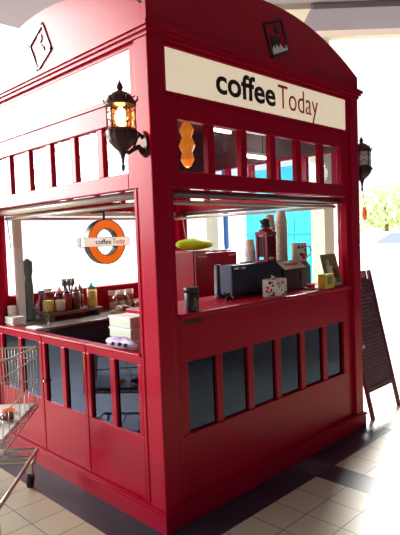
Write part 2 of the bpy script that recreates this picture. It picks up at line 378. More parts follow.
u_a, u_b, NP = .194, 1.744, 6
def panes(a, b, n, mul):
    w = (b-a-(n-1)*mul)/n; return [(a+i*(w+mul), a+i*(w+mul)+w) for i in range(n)]
for side, fm in FM.items():
    # fascia behind the lit sign, with its trim
    f = MB(fm).box(PW, W-PW, .03, .06, 2.13, 2.39)
    f.box(PW, W-PW, .012, .03, 2.366, 2.388).box(PW, W-PW, .012, .03, 2.135, 2.153)
    f.box(PW, PW+.014, .012, .03, 2.153, 2.366).box(1.803, W-PW, .012, .03, 2.153, 2.366)
    fo = f.build('fascia', M['red'], K)
    sg = MB(fm).box(PW+.016, 1.801, .014, .034, 2.156, 2.363).build('sign_panel', M['sign'], fo, .003)
    if side in ('front', 'left'):
        a, b = (M['black'], M['redlet']) if side == 'front' else (M['pale'], M['pale'])
        text_mb(fm, 'coffee', .475, .993, 2.203, 2.338, .012, .003, .022).build('sign_lettering', a, fo)
        text_mb(fm, 'Today', 1.02, 1.452, 2.200, 2.338, .012, .003, -.004).build('sign_lettering', b, fo)
    MB(fm).box(.075, W-.075, .062, .072, 2.04, 2.37).build('inner_lining', M['lining'], fo)
    # row of six small windows
    D0, D1 = .02, .06
    t = MB(fm).box(PW, u_a, D0, D1, 1.69, 2.135).box(u_b, W-PW, D0, D1, 1.69, 2.135)
    t.box(u_a, u_b, D0, D1, 2.028, 2.135).box(u_a, u_b, D0, D1, 1.69, 1.772)
    ps = panes(u_a, u_b, NP, .052)
    for (a0, a1), (b0, b1) in zip(ps[:-1], ps[1:]): t.box(a1, b0, D0+.004, D1, 1.772, 2.028)
    to = t.build('transom_window', M['red'], K, .004)
    for a0, a1 in ps: MB(fm).box(a0, a1, .04, .046, 1.772, 2.028).build('window_pane', M['glass'], to)
    # jambs beside the serving opening and the roller under the lintel
    MB(fm).box(PW, .15, .025, .06, .1, 1.69).build('jamb', M['red'], K)
    MB(fm).box(W-.15, W-PW, .025, .06, .1, 1.69).build('jamb', M['red'], K)
    MB(fm).tube([(.13, .085, 1.668), (W-.13, .085, 1.668)], .022, 12).build('roller_tube', M['dtube'] if side in ('front', 'right') else M['tube'], K)
    MB(fm).tube([(.13, .13, 1.625), (W-.13, .13, 1.625)], .012, 10).build('awning_bar', M['tube'], K)
    MB(fm).tube([(1.80, .09, 1.655), (1.77, .07, 1.40)], .004, 6).build('stay_rod', M['tube'], K)
    # low wall with its row of six dark panes
    lz = 1.035; P6 = panes(.208, 1.735, 6, .052)
    if side != 'left':
        w = MB(fm).box(.15, W-.15, .025, .06, .1, .434).box(.15, W-.15, .025, .06, .806, lz)
        w.box(.15, P6[0][0], .025, .06, .434, .806).box(P6[-1][1], W-.15, .025, .06, .434, .806)
        for (a0, a1), (b0, b1) in zip(P6[:-1], P6[1:]): w.box(a1, b0, .03, .06, .434, .806)
        wo = w.build('low_wall', M['red'], K, .004)
        for a0, a1 in P6: MB(fm).box(a0, a1, .046, .052, .434, .806).build('window_pane', M['dglass'], wo)
        if side == 'front':
            MB(fm).box(.15, W-.15, .0, .46, 1.036, 1.058).build('counter_ledge', M['red'], K, .005)
        else:
            MB(fm).box(.15, W-.15, .01, .10, 1.036, 1.055).build('counter_ledge', M['red'], K, .004)
    else:
        L = lambda y: W-y
        def leaf(y0, y1, nm):
            ps_ = [(y0+.033, (y0+y1)/2-.022), ((y0+y1)/2+.022, y1-.033)]
            d = MB(fm)
            d.box(L(y1), L(y0), .02, .055, .106, .434).box(L(y1), L(y0), .02, .055, .806, .85)
            for a, b in ((y0, ps_[0][0]), (ps_[0][1], ps_[1][0]), (ps_[1][1], y1)): d.box(L(b), L(a), .02, .055, .434, .806)
            d.box(L(y1), L(y0), .008, .07, .85, .862)
            do = d.build(nm, M['red'], K, .004)
            for a, b in ps_: MB(fm).box(L(b), L(a), .036, .042, .434, .806).build('window_pane', M['dglass'], do)
            return do
        d1 = leaf(.172, .677, 'door')
        d2 = leaf(.683, 1.188, 'door')
        MB(fm).box(L(.69), L(.684), .012, .02, .70, .79).build('latch', M['gold'], d2)
        MB(fm).tube([(L(1.165), .02, .56), (L(1.165), .008, .56)], .008, 12).build('lock', M['chrome'], d2)
        leaf(1.196, 1.79, 'side_panel')
        MB(fm).box(L(.172), W-.15+.0, .02, .055, .1, 1.69).build('door_post', M['red'], K, .003)

# ---------------------------------------------------------------- interior furniture
t = thing('back_counter', 'dark slate counter with steel top along the far side inside the kiosk', 'counter', (.16, 1.40, 0))
MB().box(0, 1.0, 0, .44, 0.02, .84).build('body', M['slate'], t, .006)
MB().box(-.01, 1.02, -.015, .44, .84, .862).build('worktop', M['steel'], t, .004)
t = thing('bottle_shelf', 'raised brown wooden shelf under the syrup bottles', 'shelf', (.16, 1.62, .862))
MB().box(.17, .64, 0, .22, .035, .055).build('board', M['wood'], t)
for x in (.19, .60): MB().box(x, x+.03, .02, .2, 0, .035).build('riser', M['wood'], t)
t = thing('side_counter', 'pale wooden counter at the far right end behind the jars', 'counter', (1.24, 1.36, 0))
MB().box(0, .56, 0, .48, .02, .885).build('body', M['slate'], t, .005)
MB().box(-.02, .58, -.02, .49, .885, .915).build('worktop', M['pwood'], t, .004)
t = thing('freezer_chest', 'low dark grey chest in front of the back counter', 'chest', (.16, .82, 0))
MB().box(0, .62, 0, .44, .02, .66).build('body', M['dark'], t, .01)
MB().box(-.005, .625, -.005, .445, .66, .69).build('lid', M['slate'], t, .006)
t = thing('drinks_cabinet', 'tall dark red cabinet inside the kiosk beneath the lime green bag', 'cabinet', (1.04, .80, 0))
MB().box(0, .46, .02, .42, .02, 1.34).build('body', M['cab'], t, .006)
dr = MB().box(.006, .454, 0, .018, .06, 1.325).build('door', M['cab'], t, .005)
MB().box(.03, .12, -.004, .0, 1.293, 1.303).box(.36, .43, -.004, .0, 1.293, 1.303).build('badge', M['pink'], dr)
MB().tube([(.41, -.0, .5), (.41, -.03, .52), (.41, -.03, 1.0), (.41, 0, 1.02)], .008, 8).build('handle', M['steel'], dr)
# crumpled lime bag on top
def blob(sx, sy, sz, n=14, m=8, amp=.18, seed=1):
    rnd = random.Random(seed); ph = [rnd.uniform(0, 6) for _ in range(6)]
    vs = []; fs = []
    for i in range(m+1):
        th = PI*i/m
        for k in range(n):
            a = 2*PI*k/n
            r = 1+amp*(math.sin(3*a+ph[0]+2*th)+.6*math.sin(5*a+ph[1])*math.sin(3*th+ph[2]))
            vs.append((sx*r*math.sin(th)*math.cos(a), sy*r*math.sin(th)*math.sin(a), sz*(1-math.cos(th))*.5*(1+.3*amp*math.sin(4*a+ph[3]))))
    for i in range(m):
        for k in range(n): fs.append((i*n+k, i*n+(k+1) % n, (i+1)*n+(k+1) % n, (i+1)*n+k))
    return MB().add(vs, fs, True)
t = thing('snack_bag', 'lime green crumpled bag lying on top of the red cabinet', 'bag', (1.20, .97, 1.342))
blob(.165, .11, .09, 18, 8, .12, 3).build('bag_body', M['lime'], t)
o = blob(.05, .05, .04, 12, 6, .2, 5).build('red_print', M['pink'], t); o.location = (.0, -.04, .045)

# ---- espresso machine on the front ledge
t = thing('espresso_machine', 'dark navy boxy coffee machine on the serving ledge below the cup stacks', 'coffee machine', (.76, .20, 1.058))
MB().plate([(0, 0), (.50, 0), (.50, .22), (.32, .22), (.32, .10), (0, .10)], .02, .205).build('body', M['navy'], t, .008)
MB().plate([(.03, .02), (.47, .02), (.47, .20), (.34, .20), (.34, .08), (.03, .08)], 0, .02).build('foot', M['dark'], t)
MB().box(.02, .06, -.004, 0, .178, .19).box(.085, .125, -.004, 0, .178, .19).build('badge', M['paper'], t)
t = thing('cash_register', 'dark boxy register right of the coffee machine with a cream price card', 'cash register', (1.275, .20, 1.058))
mbx = MB(); mbx.add([(0, 0, .0), (.33, 0, .0), (.33, .22, 0), (0, .22, 0), (0, 0, .15), (.33, 0, .15), (.33, .03, .185), (.33, .22, .185), (0, .22, .185), (0, .03, .185)],
                    [(0, 3, 2, 1), (0, 1, 5, 4), (4, 5, 6, 9), (9, 6, 7, 8), (2, 3, 8, 7), (1, 2, 7, 6, 5), (0, 4, 9, 8, 3)])
mbx.build('body', M['dark'], t, .005)
MB().box(.20, .31, -.006, 0, .03, .12).build('keypad', M['navy'], t)
t = thing('price_card', 'small cream card propped against the register top', 'card', (1.20, .188, 1.211))
c = MB(); c.add([(0, 0, 0), (.23, 0, .004), (.22, .06, .055), (-.01, .06, .05), (0, .006, -.003), (.23, .006, .001), (.22, .066, .052), (-.01, .066, .047)],
               [(0, 1, 2, 3), (7, 6, 5, 4), (0, 4, 5, 1), (1, 5, 6, 2), (2, 6, 7, 3), (3, 7, 4, 0)]).build('card_sheet', M['skin_p'], t)
g_ = MB()
for k in range(7): g_.add([(.03+k*.025, .0205, .02), (.048+k*.025, .0205, .0205), (.048+k*.025, .038, .036), (.03+k*.025, .038, .0355)], [(0, 1, 2, 3)])
g_.build('card_print', M['dark'], t)
t.location = (1.20, .125, 1.21)
t = thing('touch_monitor', 'dark slanted screen left of the coffee machine seen from behind', 'monitor', (.80, .34, 1.058))
s_ = MB(); s_.add([(-.055, -.03, .02), (.03, -.03, .02), (.050, .03, .205), (.015, .03, .205), (-.055, 0, .02), (.03, 0, .02), (.050, .06, .205), (.015, .06, .205)],
                  [(0, 1, 2, 3), (7, 6, 5, 4), (0, 4, 5, 1), (1, 5, 6, 2), (2, 6, 7, 3), (3, 7, 4, 0)]).build('screen', M['slate'], t, .006)
MB().lathe([(.04, 0), (.04, .01), (.015, .018), (.015, .05)], (-.01, -.01, 0), 16).build('stand', M['dark'], t)
t = thing('cable_bundle', 'tangled black cables at the foot of the slanted screen', 'cable', (.64, .12, 1.058))
cb = MB()
for k in range(4):
    ph = k*1.4
    cb.tube([(-.03+.02*k, .01*k, .006), (-.02+.015*math.cos(ph), .01, .03+.01*k), (.01+.02*math.sin(ph), .02, .05), (.03, .03+.01*k, .03), (.05, .02*k, .006)], .004, 6)
cb.build('cable', M['dark'], t)
# ---- cup stacks
def cup_stack(name, n, pitch, r, h, mt, loc, label, seed=0):
    t = thing(name, label, 'cup stack', loc, group=None)
    for k in range(n):
        z = k*pitch
        c = MB().lathe([(r*.98, z), (r*1.06, z+.001), (r*1.07, z+.007), (r*1.0, z+.009), (r*.99, z+pitch), ] if k < n-1 else
                       [(r*.98, z), (r*1.06, z+.001), (r*1.07, z+.007), (r*1.0, z+.009), (r*.74, z+h), (.0, z+h)], (0, 0, 0), 20)
        c.build('paper_cup', mt, t)
    return t
zt = 1.265
cup_stack('paper_cup_stack', 17, .0155, .037, .085, M['cup'], (1.325, .34, 1.2435), 'shorter tall stack of beige paper cups on the register')
cup_stack('paper_cup_stack', 19, .0155, .040, .085, M['cup'], (1.455, .34, 1.2435), 'taller stack of beige paper cups right of the other tall stack')
cup_stack('paper_cup_stack', 5, .0155, .036, .085, M['cupw'], (1.14, .37, zt), 'low stack of white cups left of the little telephone box')
# ---- telephone box money bank
t = thing('toy_telephone_box', 'little red telephone box ornament on the coffee machine beside the cups', 'ornament', (1.155, .245, zt))
b = MB().box(-.05, .05, -.05, .05, 0, .012)
for sx in (-1, 1):
    for sy in (-1, 1): b.box(sx*.04-.008, sx*.04+.008, sy*.04-.008, sy*.04+.008, .012, .175)
b.box(-.05, .05, -.05, .05, .17, .195)
b.build('frame', M['cab'], t, .002)
MB().lathe([(.05, 0), (.045, .012), (.025, .022), (0, .026)], (0, 0, .195), 12).build('roof', M['cab'], t)
for q in range(4):
    a = q*PI/2; ca, sa = math.cos(a), math.sin(a)
    fm = lambda u, d, z, ca=ca, sa=sa: (u*ca-d*sa, u*sa+d*ca, z)
    g = MB(fm)
    for x in (-.011, .011): g.box(x-.002, x+.002, -.043, -.038, .03, .165)
    for zz in (.03, .057, .084, .111, .138, .163): g.box(-.032, .032, -.043, -.038, zz, zz+.004)
    gg = g.build('glazing_bars', M['cab'], t)
    MB(fm).box(-.032, .032, -.037, -.034, .03, .165).build('glass_panel', M['navy'], gg)
t = thing('black_figurine', 'small black dome-shaped figure perched on top of the little telephone box', 'figurine', (1.155, .245, zt+.2212))
MB().lathe([(.030, 0), (.032, .012), (.024, .03), (.03, .04), (.022, .055), (0, .062)], (0, 0, 0), 18).build('body', M['dark'], t)
MB().tube([(-.02, 0, .02), (-.045, 0, .035), (-.05, 0, .05)], .006, 6).build('arm', M['dark'], t)
# ---- mug on the register
def mug(loc, r, h, m1, label, rz=0, spots=None):
    t = thing('mug', label, 'mug', loc, rz)
    MB().lathe([(r*.9, 0), (r, .006), (r, h), (r*.9, h), (r*.88, .01), (0, .01)], (0, 0, 0), 24).build('body', m1, t)
    MB().tube([(r*.95, 0, h*.8), (r*1.35, 0, h*.82), (r*1.6, 0, h*.6), (r*1.5, 0, h*.35), (r*.95, 0, h*.2)], .006, 8).build('handle', m1, t)
    if spots:
        i = 0
        for m2, a, z, s in spots:
            p = MB(); q = []
            for k in range(10):
                b_ = 2*PI*k/10; aa = a+s*math.cos(b_)/r; q.append((math.cos(aa)*(r+.0012), math.sin(aa)*(r+.0012), z+s*math.sin(b_)))
            p.add(q, [tuple(range(10))]); p.build('printed_spot', m2, t)
    return t
mug((1.555, .262, 1.2435), .055, .13, M['cupw'], 'white mug with dark red pattern standing on the register', math.radians(-38),
    [(M['redlet'], -1.2, .035, .022), (M['dark'], -1.6, .05, .012), (M['dark'], -1.0, .08, .01), (M['redlet'], -.7, .05, .013), (M['slate'], -1.9, .1, .01), (M['slate'], -1.45, .1, .009), (M['slate'], -1.0, .105, .009)])
# ---- spotted tin with card
t = thing('spotted_tin', 'white oval tin with black and red spots at the ledge edge', 'tin', (1.012, .075, 1.058))
MB().lathe([(.088, 0), (.092, .004), (.092, .105), (.088, .107), (.084, .105), (.084, .01), (0, .01)], (0, 0, 0), 32, 1, .68).build('body', M['cupw'], t)
rnd = random.Random(9)
for k in range(46):
    a = rnd.uniform(PI*.95, PI*2.05); z = rnd.uniform(.012, .095); s = rnd.uniform(.005, .0105)
    q = []
    for j in range(9):
        b_ = 2*PI*j/9; aa = a+s*math.cos(b_)/.085; q.append((math.cos(aa)*.0932, math.sin(aa)*.0932*.68, min(.104, max(.003, z+s*math.sin(b_)))))
    MB().add(q, [tuple(range(9))]).build('printed_spot', M['redlet'] if k % 3 == 0 else M['black'], t)
t = thing('folded_card', 'small white card standing inside the spotted tin', 'card', (1.02, .085, 1.075))
MB().box(-.035, .035, 0, .004, 0, .11).build('card_sheet', M['paper'], t)
MB().box(-.02, .02, -.001, 0, .085, .098).build('card_print', M['slate'], t)
t.rotation_euler = (math.radians(-8), math.radians(20), .3)
# ---- black coffee tin at ledge's left end
t = thing('coffee_tin', 'black coffee canister with gold leaf mark at the left end of the ledge', 'canister', (.268, .045, 1.058))
MB().lathe([(.036, 0), (.038, .003), (.038, .095), (.036, .1)], (0, 0, 0), 24).build('can', M['dark'], t)
MB().lathe([(.040, .1), (.040, .122), (.036, .126), (0, .126)], (0, 0, 0), 24).build('lid', M['black'], t)
q = MB()
for k in range(3):
    a = -PI/2-.5+k*.28
    q.add([(math.cos(a)*.0385, math.sin(a)*.0385, .03), (math.cos(a+.12)*.0385, math.sin(a+.12)*.0385, .028), (math.cos(a+.34)*.0385, math.sin(a+.34)*.0385, .07-.01*k), (math.cos(a+.2)*.0385, math.sin(a+.2)*.0385, .078-.012*k)], [(0, 1, 2, 3)])
q.build('leaf_mark', M['gold'], t)
# dark lettering-like strip on the low wall just below that tin
q = MB()
for k in range(7): q.box(.192+k*.02, .206+k*.02, .0225, .0255, 1.0, 1.022)
q.build('small_marking', M['black'], K)
# ---- right end of the ledge
t = thing('saucer', 'small white saucer with a red rim right of the register', 'saucer', (1.455, .10, 1.058))
MB().lathe([(.03, 0), (.035, .003), (.058, .012), (.056, .014), (.03, .006), (0, .005)], (0, 0, 0), 24).build('plate', M['cupw'], t)
MB().lathe([(.022, .006), (.026, .012), (.03, .035), (.028, .035), (.02, .012)], (-.008, 0, 0), 20).build('red_cup', M['redlet'], t)
t = thing('tea_box', 'mustard yellow patterned box in front of the leaflets', 'box', (1.535, .038, 1.058), rz=math.radians(4))
MB().box(-.055, .065, -.03, .03, 0, .10).build('carton', M['yellow'], t, .003)
MB().box(-.03, .035, -.0315, -.03, .03, .085).build('printed_panel', M['photo_g'], t)
t = thing('leaflet_stand', 'upright picture leaflets leaning at the right end of the ledge', 'leaflet', (1.70, .062, 1.058), rz=0)
lean = math.radians(-14)
sl = MB().box(-.09, .10, 0, .012, 0, .235).build('leaflet', M['photo_g'], t); sl.rotation_euler = (lean, 0, 0)
for nm, box, m in (('printed_figure', (-.055, .02, -.001, 0, .03, .15), 'cupw'), ('printed_face', (-.05, -.01, -.002, 0, .15, .195), 'skin_p'), ('printed_shape', (.01, .065, -.0015, 0, .06, .13), 'brownl'), ('printed_footer', (-.07, .09, -.001, 0, .005, .028), 'mint')):
    MB().box(*box).build(nm, M[m], sl)
bk = MB().box(-.07, .098, .02, .024, 0, .22).build('rear_leaflet', M['mint'], t); bk.rotation_euler = (lean, 0, 0)

# ---- things on the far counter (seen through the side opening)
def bottle(loc, r, h, body, fill, capm, label, fillh=.5, nozzle=True, grp='squeeze bottles on the wooden shelf'):
    t = thing('squeeze_bottle', label, 'bottle', loc, group=grp)
    b = MB().lathe([(r*.92, 0), (r, .006), (r, h*.78), (r*.85, h*.84), (r*.6, h*.86)], (0, 0, 0), 16).build('body', body, t)
    if fill: MB().lathe([(r*.9, .004), (r*.93, .01), (r*.93, h*fillh), (0, h*fillh)], (0, 0, 0), 16).build('contents', fill, b)
    c = MB().lathe([(r*.8, h*.84), (r*.8, h*.93), (r*.5, h*.95)] + ([(r*.15, h*1.12), (0, h*1.12)] if nozzle else [(0, h*.96)]), (0, 0, 0), 16).build('cap', capm, t)
    return t
zs = .918
bottle((.38, 1.73, zs), .044, .19, M['plas'], M['yel2'], M['mint'], 'wide clear tub half full of yellow sauce with pale lid', .45, False)
bottle((.465, 1.70, zs), .040, .165, M['plas'], M['skin_p'], M['pink'], 'clear squeeze bottle with pink cap and beige sauce')
bottle((.545, 1.73, zs), .032, .15, M['redl'], None, M['dark'], 'dark red syrup bottle right of the pink capped bottle')
bottle((.615, 1.71, zs), .032, .16, M['plas'], M['brownl'], M['brownl'], 'brown syrup bottle in the middle of the shelf', .8)
bottle((.68, 1.76, zs), .026, .17, M['plas'], M['brownl'], M['green'], 'slim bottle with grey green cap beside the turquoise capped one', .6)
bottle((.75, 1.70, zs), .042, .175, M['plas'], M['yel2'], M['tealcap'], 'squeeze bottle of yellow sauce with turquoise cap', .75)
t = thing('utensil_tub', 'grey green tub bristling with dark utensils behind the bottles', 'tub', (.60, 1.80, zs))
MB().lathe([(.05, 0), (.055, .1), (.05, .1), (.046, .01), (0, .01)], (0, 0, 0), 18).build('tub', M['green'], t)
for k in range(7):
    a = k*.9; x = .03*math.cos(a); y = .02*math.sin(a)
    MB().tube([(x*.5, y*.5, .015), (x*1.2, y, .17), (x*1.5, y, .19), (x*1.7, y, .235)], [.004, .005, .014, .009], 8).build('utensil', M['green'], t)
t = thing('jamb_post', 'cream upright jamb post at the far left of the back counter', 'dispenser', (.175, 1.80, .8625))
MB().box(0, .06, 0, .035, 0, .55).build('column', M['white'], t, .004)  # added post standing in for the cream left jamb of the far opening
MB().box(0, .06, 0, .035, .55, .76).build('upper_column', M['cream'], t, .004)
t = thing('pepper_mill', 'tall grey green mill standing beside the cream jamb post', 'mill', (.275, 1.82, zs-.056))
MB().lathe([(.04, 0), (.042, .03), (.028, .14), (.036, .23), (.028, .33), (.036, .37), (.038, .44), (.02, .465), (0, .468)], (0, 0, 0), 18).build('body', M['green'], t)
t = thing('water_bottle', 'clear bottle with grey contents at the left end of the counter', 'bottle', (.235, 1.56, .862))
MB().lathe([(.042, 0), (.045, .01), (.045, .13), (.02, .19), (.02, .22)], (0, 0, 0), 18).build('body', M['plas'], t)
MB().lathe([(.022, .22), (.022, .24), (0, .24)], (0, 0, 0), 14).build('cap', M['green'], t)
# napkins
def stack(loc, n, sx, sy, th, m, label, name='napkin_stack', part='napkin', rz=0):
    t = thing(name, label, 'napkins', loc, rz); r = random.Random(n)
    for k in range(n):
        a = r.uniform(-.006, .006); b = r.uniform(-.006, .006)
        MB().box(-sx/2+a, sx/2+a, -sy/2+b, sy/2+b, k*th, (k+1)*th-.0012).build(part, m, t)
    return t
t = thing('napkin_shelf', 'dark red shelf inside the far left corner of the kiosk', 'shelf', (.066, 1.30, .835))
MB().box(0, .085, 0, .52, 0, .02).build('board', M['redin'], t)
stack((.135, 1.665, .862), 6, .09, .12, .011, M['paper'], 'thick stack of white napkins in the far left corner') .location = (.108, 1.72, .856)
stack((.105, 1.42, .856), 2, .07, .14, .009, M['paper'], 'loose white napkins nearer than the thick napkin stack')
# jars on the pale wooden counter
def jar(loc, r, h, m_in, label):
    t = thing('glass_jar', label, 'jar', loc, group='jars on the pale wooden counter')
    MB().lathe([(r*.9, 0), (r, .008), (r, h*.75), (r*.8, h*.82)], (0, 0, 0), 18).build('body', M['plas'], t)
    MB().lathe([(r*.84, h*.82), (r*.84, h*.95), (0, h)], (0, 0, 0), 18).build('lid', M['steel'], t)
    MB().lathe([(r*.88, .01), (r*.9, .015), (r*.9, h*.55), (0, h*.56)], (0, 0, 0), 18).build('contents', m_in, t)
    return t
zj = .9155
t = thing('glass_dome', 'clear glass cake dome with pastries at the end of the wooden shelf', 'cake dome', (.93, 1.56, .8625))
MB().lathe([(.085, 0), (.09, .012), (0, .014)], (0, 0, 0), 24).build('plate', M['pwood'], t)
MB().lathe([(.078, .014), (.08, .08), (.068, .125), (.04, .15), (.012, .158), (.014, .175), (0, .178)], (0, 0, 0), 24).build('dome', M['plas'], t)
for k in range(4):
    a = k*PI/2+.4
    MB().lathe([(.0, .014), (.028, .018), (.03, .035), (.018, .05), (0, .052)], (.036*math.cos(a), .036*math.sin(a), 0), 12).build('pastry', M['brownl'] if k % 2 else M['skin_p'], t)
jar((1.07, 1.52, .862), .034, .075, M['brownl'], 'small jar of brown pieces just right of the cake dome')
jar((1.29, 1.46, zj), .036, .07, M['skin_p'], 'small jar of pale pieces near the right end of the row')
jar((1.38, 1.50, zj), .036, .08, M['brownl'], 'small jar of dark pieces at the right end of the row')
for k, (z, lab) in enumerate([(0, 'lowest'), (1, 'second lowest'), (2, 'middle'), (3, 'second highest'), (4, 'topmost')]):
    t = thing('red_canister', '%s of the stacked red and cream canisters beside the roundel sign' % lab, 'canister', (1.42, 1.72, zj+.001+z*.0785), group='stacked red canisters')
    MB().lathe([(.048, 0), (.05, .004), (.05, .056), (.052, .057), (.052, .072), (.05, .076), (0, .076)], (0, 0, 0), 20).build('can', M['cab'], t)
    MB().lathe([(.0505, .022), (.0508, .03), (.0505, .042)], (0, 0, 0), 20).build('label_band', M['skin_p'], t)
for k, (x, lab) in enumerate([(1.03, 'left'), (1.12, 'middle'), (1.205, 'right')]):
    t = thing('paper_tumbler', '%s of the three small red and beige tumblers below the roundel' % lab, 'tumbler', (x-.01, 1.80, .8625), group='tumblers below the roundel')
    MB().lathe([(.030, 0), (.038, .15), (.035, .15), (.028, .01), (0, .01)], (0, 0, 0), 18).build('cup', M['skin_p'] if k != 1 else M['cupw'], t)
    MB().lathe([(.0345, .06), (.0375, .115)], (0, 0, 0), 18).build('red_band', M['redl'], t)
# cups tower in front of the far window
t = thing('paper_cup_stack', 'short white paper cup stack behind the thick napkins by the far left jamb', 'cup stack', (.125, 1.80, .8625))
for k in range(8): MB().lathe([(.030, k*.016), (.032, k*.016+.002), (.032, k*.016+.010), (.029, k*.016+.0155)], (0, 0, 0), 16).build('paper_cup', M['cupw'], t)
# pale mint boxes and lilac bag near the doors
t = thing('shelf_unit', 'pale low cupboard just inside the right hand door', 'cupboard', (.10, .30, 0))
MB().box(0, .36, 0, .42, .02, .80).build('body', M['mint'], t, .004)
MB().box(-.01, .37, -.01, .43, .80, .82).build('top', M['white'], t, .003)
for k, lab in enumerate(('lower', 'middle', 'upper')):
    t = thing('food_box', '%s pale mint plastic box of the pile behind the lilac bag' % lab, 'box', (.15+.006*k, .42+.008*k, .8205+k*.062), group='pale mint boxes by the door')
    MB().box(0, .15, 0, .20, 0, .048).build('tray', M['mint'], t, .004)
    MB().box(-.004, .154, -.004, .204, .048, .060).build('lid', M['white'], t, .002)
t = thing('lilac_bag', 'crumpled lilac printed plastic bag lying on the right hand door top', 'bag', (.05, .375, .8625))
blob(.038, .14, .06, 20, 9, .16, 11).build('bag_body', M['lilac'], t)
for k, (x, y) in enumerate([(-.035, -.03), (-.03, -.075), (-.04, .02)]):
    o = blob(.012, .014, .02, 8, 5, .1, k).build('dark_print', M['navy'], t); o.location = (x, y, .02)
t = thing('teal_bag', 'teal plastic bag on the floor behind the right hand door pane', 'bag', (.088, .215, .0))
blob(.018, .05, .60, 16, 10, .08, 21).build('bag_body', M['teal'], t)

# ---------------------------------------------------------------- roundel hanging from the far lintel
t = thing('roundel_sign', 'orange ring sign with a pale cross bar hanging inside the kiosk', 'sign', (.885, 1.68, 1.432))
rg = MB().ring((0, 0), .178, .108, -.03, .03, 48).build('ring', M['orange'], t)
MB().ring((0, 0), .182, .176, -.034, .034, 48).build('ring_edge', M['dark'], rg)
MB().ring((0, 0), .111, .105, -.034, .034, 40).build('ring_edge', M['dark'], rg)
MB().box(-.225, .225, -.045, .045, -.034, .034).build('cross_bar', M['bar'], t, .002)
MB().box(-.229, .229, -.0, .047, -.038, .038).build('bar_backing', M['slate'], t)
idf = lambda u, d, z: (u, d, z)
text_mb(idf, 'coffee', -.12, .03, -.018, .022, -.0475, .002, .01).build('bar_lettering', M['slate'], t)
text_mb(idf, 'Today', .045, .165, -.018, .022, -.0475, .002, .0).build('bar_lettering', M['redlet'], t)
MB().tube([(0, 0, .178), (0, 0, .245)], .010, 8).build('hanger', M['dark'], t)
MB().tube([(0, 0, .243), (0, .22, .243)], .008, 8).build('bracket', M['dark'], t)

# interior ceiling lights and pendant
for k, (x, y, zz, lab) in enumerate([(1.50, .60, 2.02, 'lower'), (1.62, 1.05, 2.30, 'upper')]):
    t = thing('fluorescent_light', '%s of the two lit white tube lights hanging under the kiosk ceiling' % lab, 'ceiling light', (x, y, zz))
    MB().box(-.14, .14, -.02, .02, .012, .03).build('housing', M['white'], t)
    MB().tube([(-.13, 0, 0), (.13, 0, 0)], .011, 10).build('tube', M['tubeon'], t)
    ld = bpy.data.lights.new('tube_glow', 'POINT'); ld.energy = 3.5; ld.color = (1, .96, .92); ld.shadow_soft_size = .1
    lo = bpy.data.objects.new('tube_glow', ld); COL.objects.link(lo); lo.location = (0, 0, -.08); lo.parent = t
    for sx in (-.1, .1): MB().tube([(sx, 0, .03), (sx, 0, 2.374-zz)], .003, 5).build('hanger', M['dark'], t)
t = thing('pendant_lamp', 'golden glowing pendant lamp behind the first small front window', 'pendant lamp', (.55, .33, 2.375))
MB().tube([(0, 0, 0), (0, 0, -.25)], .004, 6).build('cord', M['dark'], t)
MB().lathe([(.012, -.25), (.022, -.27), (.045, -.31), (.03, -.35), (.05, -.40), (.032, -.44), (.042, -.48), (.02, -.52), (.0, -.53)], (0, 0, 0), 9, smooth=False).build('shade', M['amber2'], t)
ld = bpy.data.lights.new('pendant_glow', 'POINT'); ld.energy = 2.5; ld.color = (1, .6, .25); ld.shadow_soft_size = .04
lo = bpy.data.objects.new('pendant_glow', ld); COL.objects.link(lo); lo.location = (0, 0, -.6); lo.parent = t

